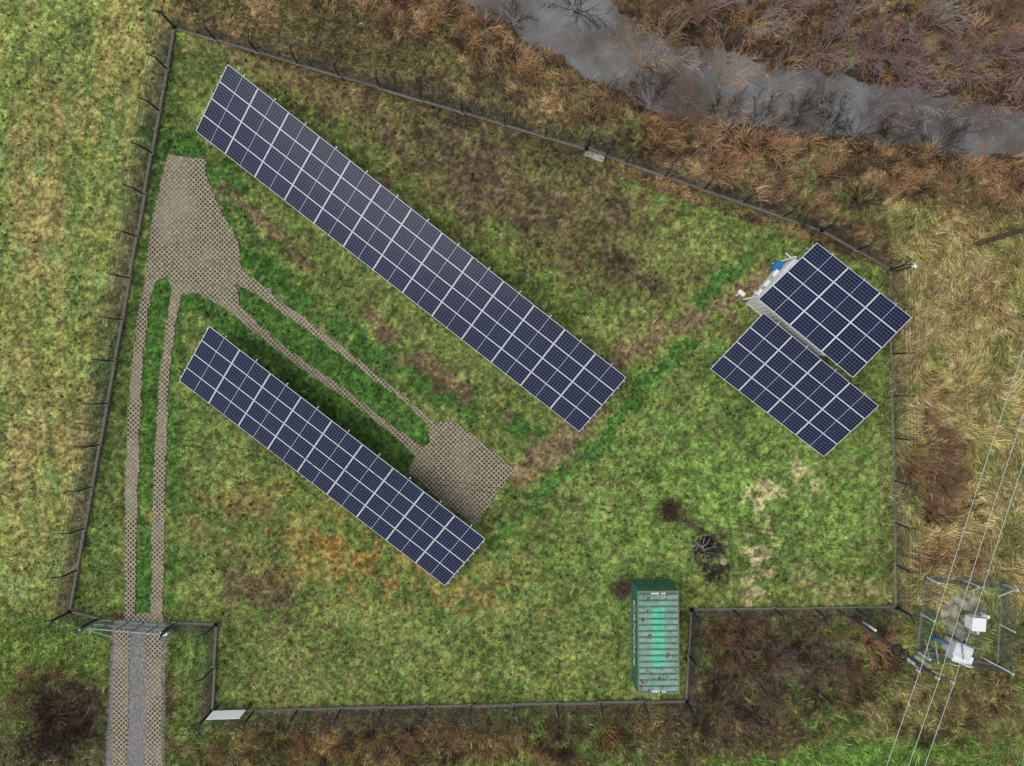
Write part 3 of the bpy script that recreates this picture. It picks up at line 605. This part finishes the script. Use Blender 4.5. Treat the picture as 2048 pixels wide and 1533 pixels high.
# ---------------------------------------------------------------- utility poles & wires
wood=nmat('pole_wood',L4((70,60,52)),L4((108,94,80)),6,.9); cer=mat('insulator',(.55,.55,.53,1),.3); blk=mat('black_cable',(.01,.01,.01,1),.5); wir=mat('aluminium_wire',(.6,.61,.63,1),.6,0)
dirw=np.array([.316,.949,0]); side=np.array([.949,-.316,0])
def pole(u,v,h,arms=True):
    b=W(u,v); return polew(b,h,arms)
def polew(b,h,arms=True):
    e=empty('utility_pole',(b[0],b[1],0)); mb=MB(); mb.cyl(b-[0,0,.3],b+[0,0,h],.17,.11,10,0)
    if arms:
        mb.beam(b+[0,0,h-.25]-side*1.0,b+[0,0,h-.25]+side*1.0,.12,.12,0)
        mb.beam(b+[0,0,h-1.1],b+[0,0,h-.3]+side*.7,.05,.05,1); mb.beam(b+[0,0,h-1.1],b+[0,0,h-.3]-side*.7,.05,.05,1)
        for o in (-.9,0,.9): mb.cyl(b+[0,0,h-.2+(.2 if o==0 else 0)]+side*o,b+[0,0,h+.05+(.2 if o==0 else 0)]+side*o,.07,.05,8,2)
    return e,mb,b
e1,m1,b1=pole(1702,1236,8.9)
for z,r in ((5.3,.28),(6.0,.26)):
    for i in range(14):
        t0=i/14*6.283;t1=(i+1)/14*6.283; c=b1+[0,0,z]; m1.cyl(c+[math.cos(t0)*r,math.sin(t0)*r,random.uniform(-.03,.03)],c+[math.cos(t1)*r,math.sin(t1)*r,0],.045,n=5,m=3,cap=False)
m1.box(b1+[.28,-.1,1.6],.26,.2,.4,4,-30); m1.beam(b1+[-.9,.5,0],b1+[0,0,3.2],.12,.12,0)
m1.cyl(b1+[.2,-.1,0],b1+[.18,-.12,7.5],.03,n=6,m=3); m1.box(b1+[0,-.1,7.2],.6,.08,.06,1,-35); m1.box(b1+[.1,.25,7.6],.5,.06,.06,1,-35)
for o in (-.4,0,.4): m1.cyl(b1+[0,0,7.2]+side*o,b1+[0,0,7.5]+side*o,.05,.05,6,2)
m1.build('pole_with_crossarm',[wood,steel,cer,blk,white],e1)
e2,m2,b2=polew(b1+dirw*24.6,8.9); m2.build('pole_with_crossarm',[wood,steel,cer,blk],e2)
e3,m3,b3=polew(b1-dirw*38,8.9); m3.build('pole_with_crossarm',[wood,steel,cer,blk],e3)
e4,m4,b4=polew(b2+dirw*38,8.9); m4.build('pole_with_crossarm',[wood,steel,cer,blk],e4)
def span(mb,p,q,r,sag=.5,n=14,m=0):
    pr=None
    for i in range(n+1):
        t=i/n; x_=p*(1-t)+q*t-np.array([0,0,4*sag*t*(1-t)])
        if pr is not None: mb.cyl(pr,x_,r,n=4,m=m,cap=False)
        pr=x_
e=empty('overhead_power_lines',(b1[0],b1[1],8.9)); mb=MB()
for o in (-.9,0,.9):
    up=np.array([0,0,8.95+(.2 if o==0 else 0)])+side*o
    for p,q in ((b3,b1),(b1,b2),(b2,b4)): span(mb,p+up,q+up,.012,.25)
mb.build('wires',[wir],e)
qa=np.array([-42,.6,0]); qb_=np.array([36.,-11.4,0]); c=(qa+qb_)/2
e=empty('overhead_service_cable',(c[0],c[1],6)); mb=MB()
for o in (-.14,.14):
    span(mb,qa+[0,o,6.4],np.array([0,-5.95+o,6.0]),.011,.12); span(mb,np.array([0,-5.95+o,6.0]),qb_+[0,o,6.4],.011,.12)
mb.build('wires',[blk],e)
for q in (qa,qb_):
    ee=empty('utility_pole',(q[0],q[1],0)); mb=MB(); mb.cyl(q-[0,0,.3],q+[0,0,6.7],.15,.1,10,0); mb.beam(q+[0,-.3,6.4],q+[0,.3,6.4],.08,.08,0)
    for o in (-.14,.14): mb.cyl(q+[0,o,6.4],q+[0,o,6.55],.04,n=6,m=1)
    mb.build('pole_shaft',[wood,cer],ee)
# ---------------------------------------------------------------- equipment compound SE
lt=mat('light_galv',(.62,.66,.68,1),.5,.1); dkw=mat('enclosure_wire',L4((60,80,84)),.5,.1)
fence('equipment_enclosure_fence',[[(1848,1152),(2000,1166),(1992,1328),(1832,1300),(1848,1152)]],hgt=1.5,sp=2.6,arm=0,plinth=True,pm_=lt,wm_=dkw)
e=empty('well_station_equipment',tuple(W(1920,1260))); mb=MB()
c=W(1925,1232); 
ang=[i*2*math.pi/22 for i in range(22)]; ring=[c+np.array([math.cos(t)*(1.35+.2*math.sin(3*t)+random.uniform(-.1,.1)),math.sin(t)*(1.55+random.uniform(-.1,.1)),.07]) for t in ang]
mb.face(ring,0)
for i in range(22): j=(i+1)%22; mb.face([ring[i]-[0,0,.2],ring[j]-[0,0,.2],ring[j],ring[i]],0)
c2=W(1932,1236); mb.cyl(c2+[0,0,.07],c2+[0,0,.5],.5,n=20,m=0)
mb.box(c2+[0,0,.85],.38,.36,.36,1,-3); mb.box(c2+[0,0,1.235],.42,.4,.02,1,-3)
c3=W(1958,1228); mb.cyl(c3+[0,.1,.2],c3+[0,.1,.9],.1,n=10,m=1); mb.cyl(c3+[-.3,.1,.7],c3+[.15,.1,.7],.07,n=8,m=1); mb.cyl(W(1950,1265)+[0,0,.3],W(1945,1240)+[0,0,.3],.06,n=8,m=1)
c4=W(1900,1288); mb.box(c4+[0,0,.7],.55,.4,.6,2,-22); mb.box(c4+[.05,-.5,1.15],.6,.32,.04,1,-22); mb.box(c4+[.05,-.5,.73],.55,.28,.38,2,-22)
for i in range(7): mb.box(c4+[-.45+i*.15,.18-i*.06,1.34],.02,.24,.04,1,-22)
mb.beam(W(1872,1262)+[0,0,1.6],W(1935,1282)+[0,0,1.6],.06,.06,4); mb.beam(W(1868,1270)+[0,0,0],W(1868,1270)+[0,0,1.7],.08,.08,4); mb.beam(W(1930,1262)+[0,0,0],W(1930,1262)+[0,0,1.8],.08,.08,4); mb.beam(W(1892,1250)+[0,0,1.5],W(1896,1300)+[0,0,1.5],.06,.06,4)
for i in range(3):
    p=W(1858+i*9,1270+i*4); mb.cyl(p+[0,0,.1],p+[0,0,.7],.06,n=8,m=3); mb.cyl(p+[-.1,.05,.7],p+[.35,-.1,.75],.05,n=8,m=3)
slabm=nmat('mossy_concrete',L4((96,98,70)),L4((160,156,138)),2.2,.9,0,.4,.6,.2)
mb.build('tank_cabinets_and_pipes',[slabm,white,lt,blue,gpost],e)
mb=MB()
for u_,v_,du,dv_ in ((1848,1152,28,12),(2000,1166,-10,30),(1992,1328,-30,-14),(1832,1300,18,-26),(1940,1160,0,22),(1850,1310,20,-30)):
    a=W(u_,v_); b=W(u_+du,v_+dv_); mb.beam(b,a+[0,0,1.4],.06,.06,0)
mb.build('fence_braces',[lt],e)
c=W(1790,543); e=empty('security_camera_mast',tuple(c)); mb=MB(); mb.cyl(c,c+[0,0,1.9],.05,n=8); mb.box(c+[.1,0,1.95],.14,.07,.06,1); mb.box(c+[.05,.14,1.93],.1,.04,.04,1); mb.build('mast_and_camera',[post,white],e)
# ---------------------------------------------------------------- debris
def pile(name,u,v,r,n,cols,L=(.2,.8),h=.35,th=.03):
    R=random.Random(int(u)); c=W(u,v); SG=[];
    for i in range(n):
        t=R.uniform(0,6.28); q=c+np.array([R.gauss(0,r*.5),R.gauss(0,r*.5),R.uniform(.02,h)]); l=R.uniform(*L)/2; d=np.array([math.cos(t),math.sin(t),R.gauss(0,.25)])*l; w=R.uniform(.3,1)*th; SG.append((q-d,q+d,w,w*.7))
    return prisms(name,SG,cols,twm)
pile('brush_pile',1338,1020,.85,420,lin((104,82,64)),(.15,.4),.4,.018)
pile('brush_pile',1338,1020,.6,200,(.02,.018,.014),(.15,.4),.35,.02)
pile('burnt_debris_pile',1412,1095,.9,260,(.015,.014,.013),(.1,.4),.15,.02)
pile('burnt_debris_pile',1430,1150,.8,160,(.02,.018,.015),(.1,.35),.1,.018)
pile('burnt_debris_pile',1415,1110,1.0,160,(.2,.17,.15),(.1,.4),.2,.012)
pile('scrap_branches',1243,1180,.7,140,lin((130,102,90)),(.3,.9),.5,.012)
pile('scrap_branches',1243,1178,.6,120,(.025,.02,.018),(.3,.9),.4,.014)
mb=MB(); mb.cyl(W(1345,1030)+[0,0,.15],W(1402,1060)+[0,0,.1],.09,.05,7); 
for k_ in range(6): p=W(1352+k_*8,1032+k_*4.6)+[0,0,.15]; mb.cyl(p,p+[random.uniform(-.3,.3),random.uniform(-.3,.3),.2],.02,.01,5)
mb.build('fallen_log',[wood])
mb=MB(); c=W(1446,1122); mb.cyl(c+[0,0,-.02],c+[0,0,.16],.25,.23,14); mb.build('tree_stump',[nmat('cut_wood',L4((130,124,92)),L4((156,148,118)),8)])
mb=MB()
for i in range(22):
    p=W(1405+random.gauss(0,14),1090+random.gauss(0,14))+[0,0,random.uniform(.15,.3)]; t=random.uniform(0,3.14); mb.beam(p,p+[math.cos(t)*.4,math.sin(t)*.4,.03],.03,.02)
mb.build('scrap_slats',[nmat('weathered_slat',L4((110,104,100)),L4((160,150,146)),8)])
# ---------------------------------------------------------------- light
w=bpy.data.worlds.new('World'); bpy.context.scene.world=w; w.use_nodes=True; nt=w.node_tree; N=nt.nodes
SEL,SAZ=66,262
sky=N.new('ShaderNodeTexSky'); sky.sky_type='NISHITA'; sky.sun_disc=False; sky.sun_elevation=math.radians(SEL); sky.sun_rotation=math.radians(SAZ); sky.air_density=1.0; sky.dust_density=3
hs=N.new('ShaderNodeHueSaturation'); hs.inputs['Saturation'].default_value=.4
nt.links.new(sky.outputs[0],hs.inputs['Color']); nt.links.new(hs.outputs[0],N['Background'].inputs[0]); N['Background'].inputs[1].default_value=.15
sun=bpy.data.lights.new('sun','SUN'); sun.energy=1.15; sun.angle=math.radians(45); sun.color=(1,.98,.95)
so=bpy.data.objects.new('sun',sun); bpy.context.collection.objects.link(so)
el=math.radians(SEL); azm=math.radians(SAZ); dvec=Vector((math.sin(azm)*math.cos(el),math.cos(azm)*math.cos(el),math.sin(el))); so.rotation_euler=dvec.to_track_quat('Z','Y').to_euler()
cam=bpy.data.cameras.new('camera'); cam.sensor_width=36; cam.lens=F/2048*36; cam.clip_end=3000; co=bpy.data.objects.new('camera',cam); co.location=(0,0,H); bpy.context.collection.objects.link(co); bpy.context.scene.camera=co
sc_=bpy.context.scene; sc_.view_settings.view_transform='Standard'; sc_.view_settings.look='None'; sc_.view_settings.exposure=0
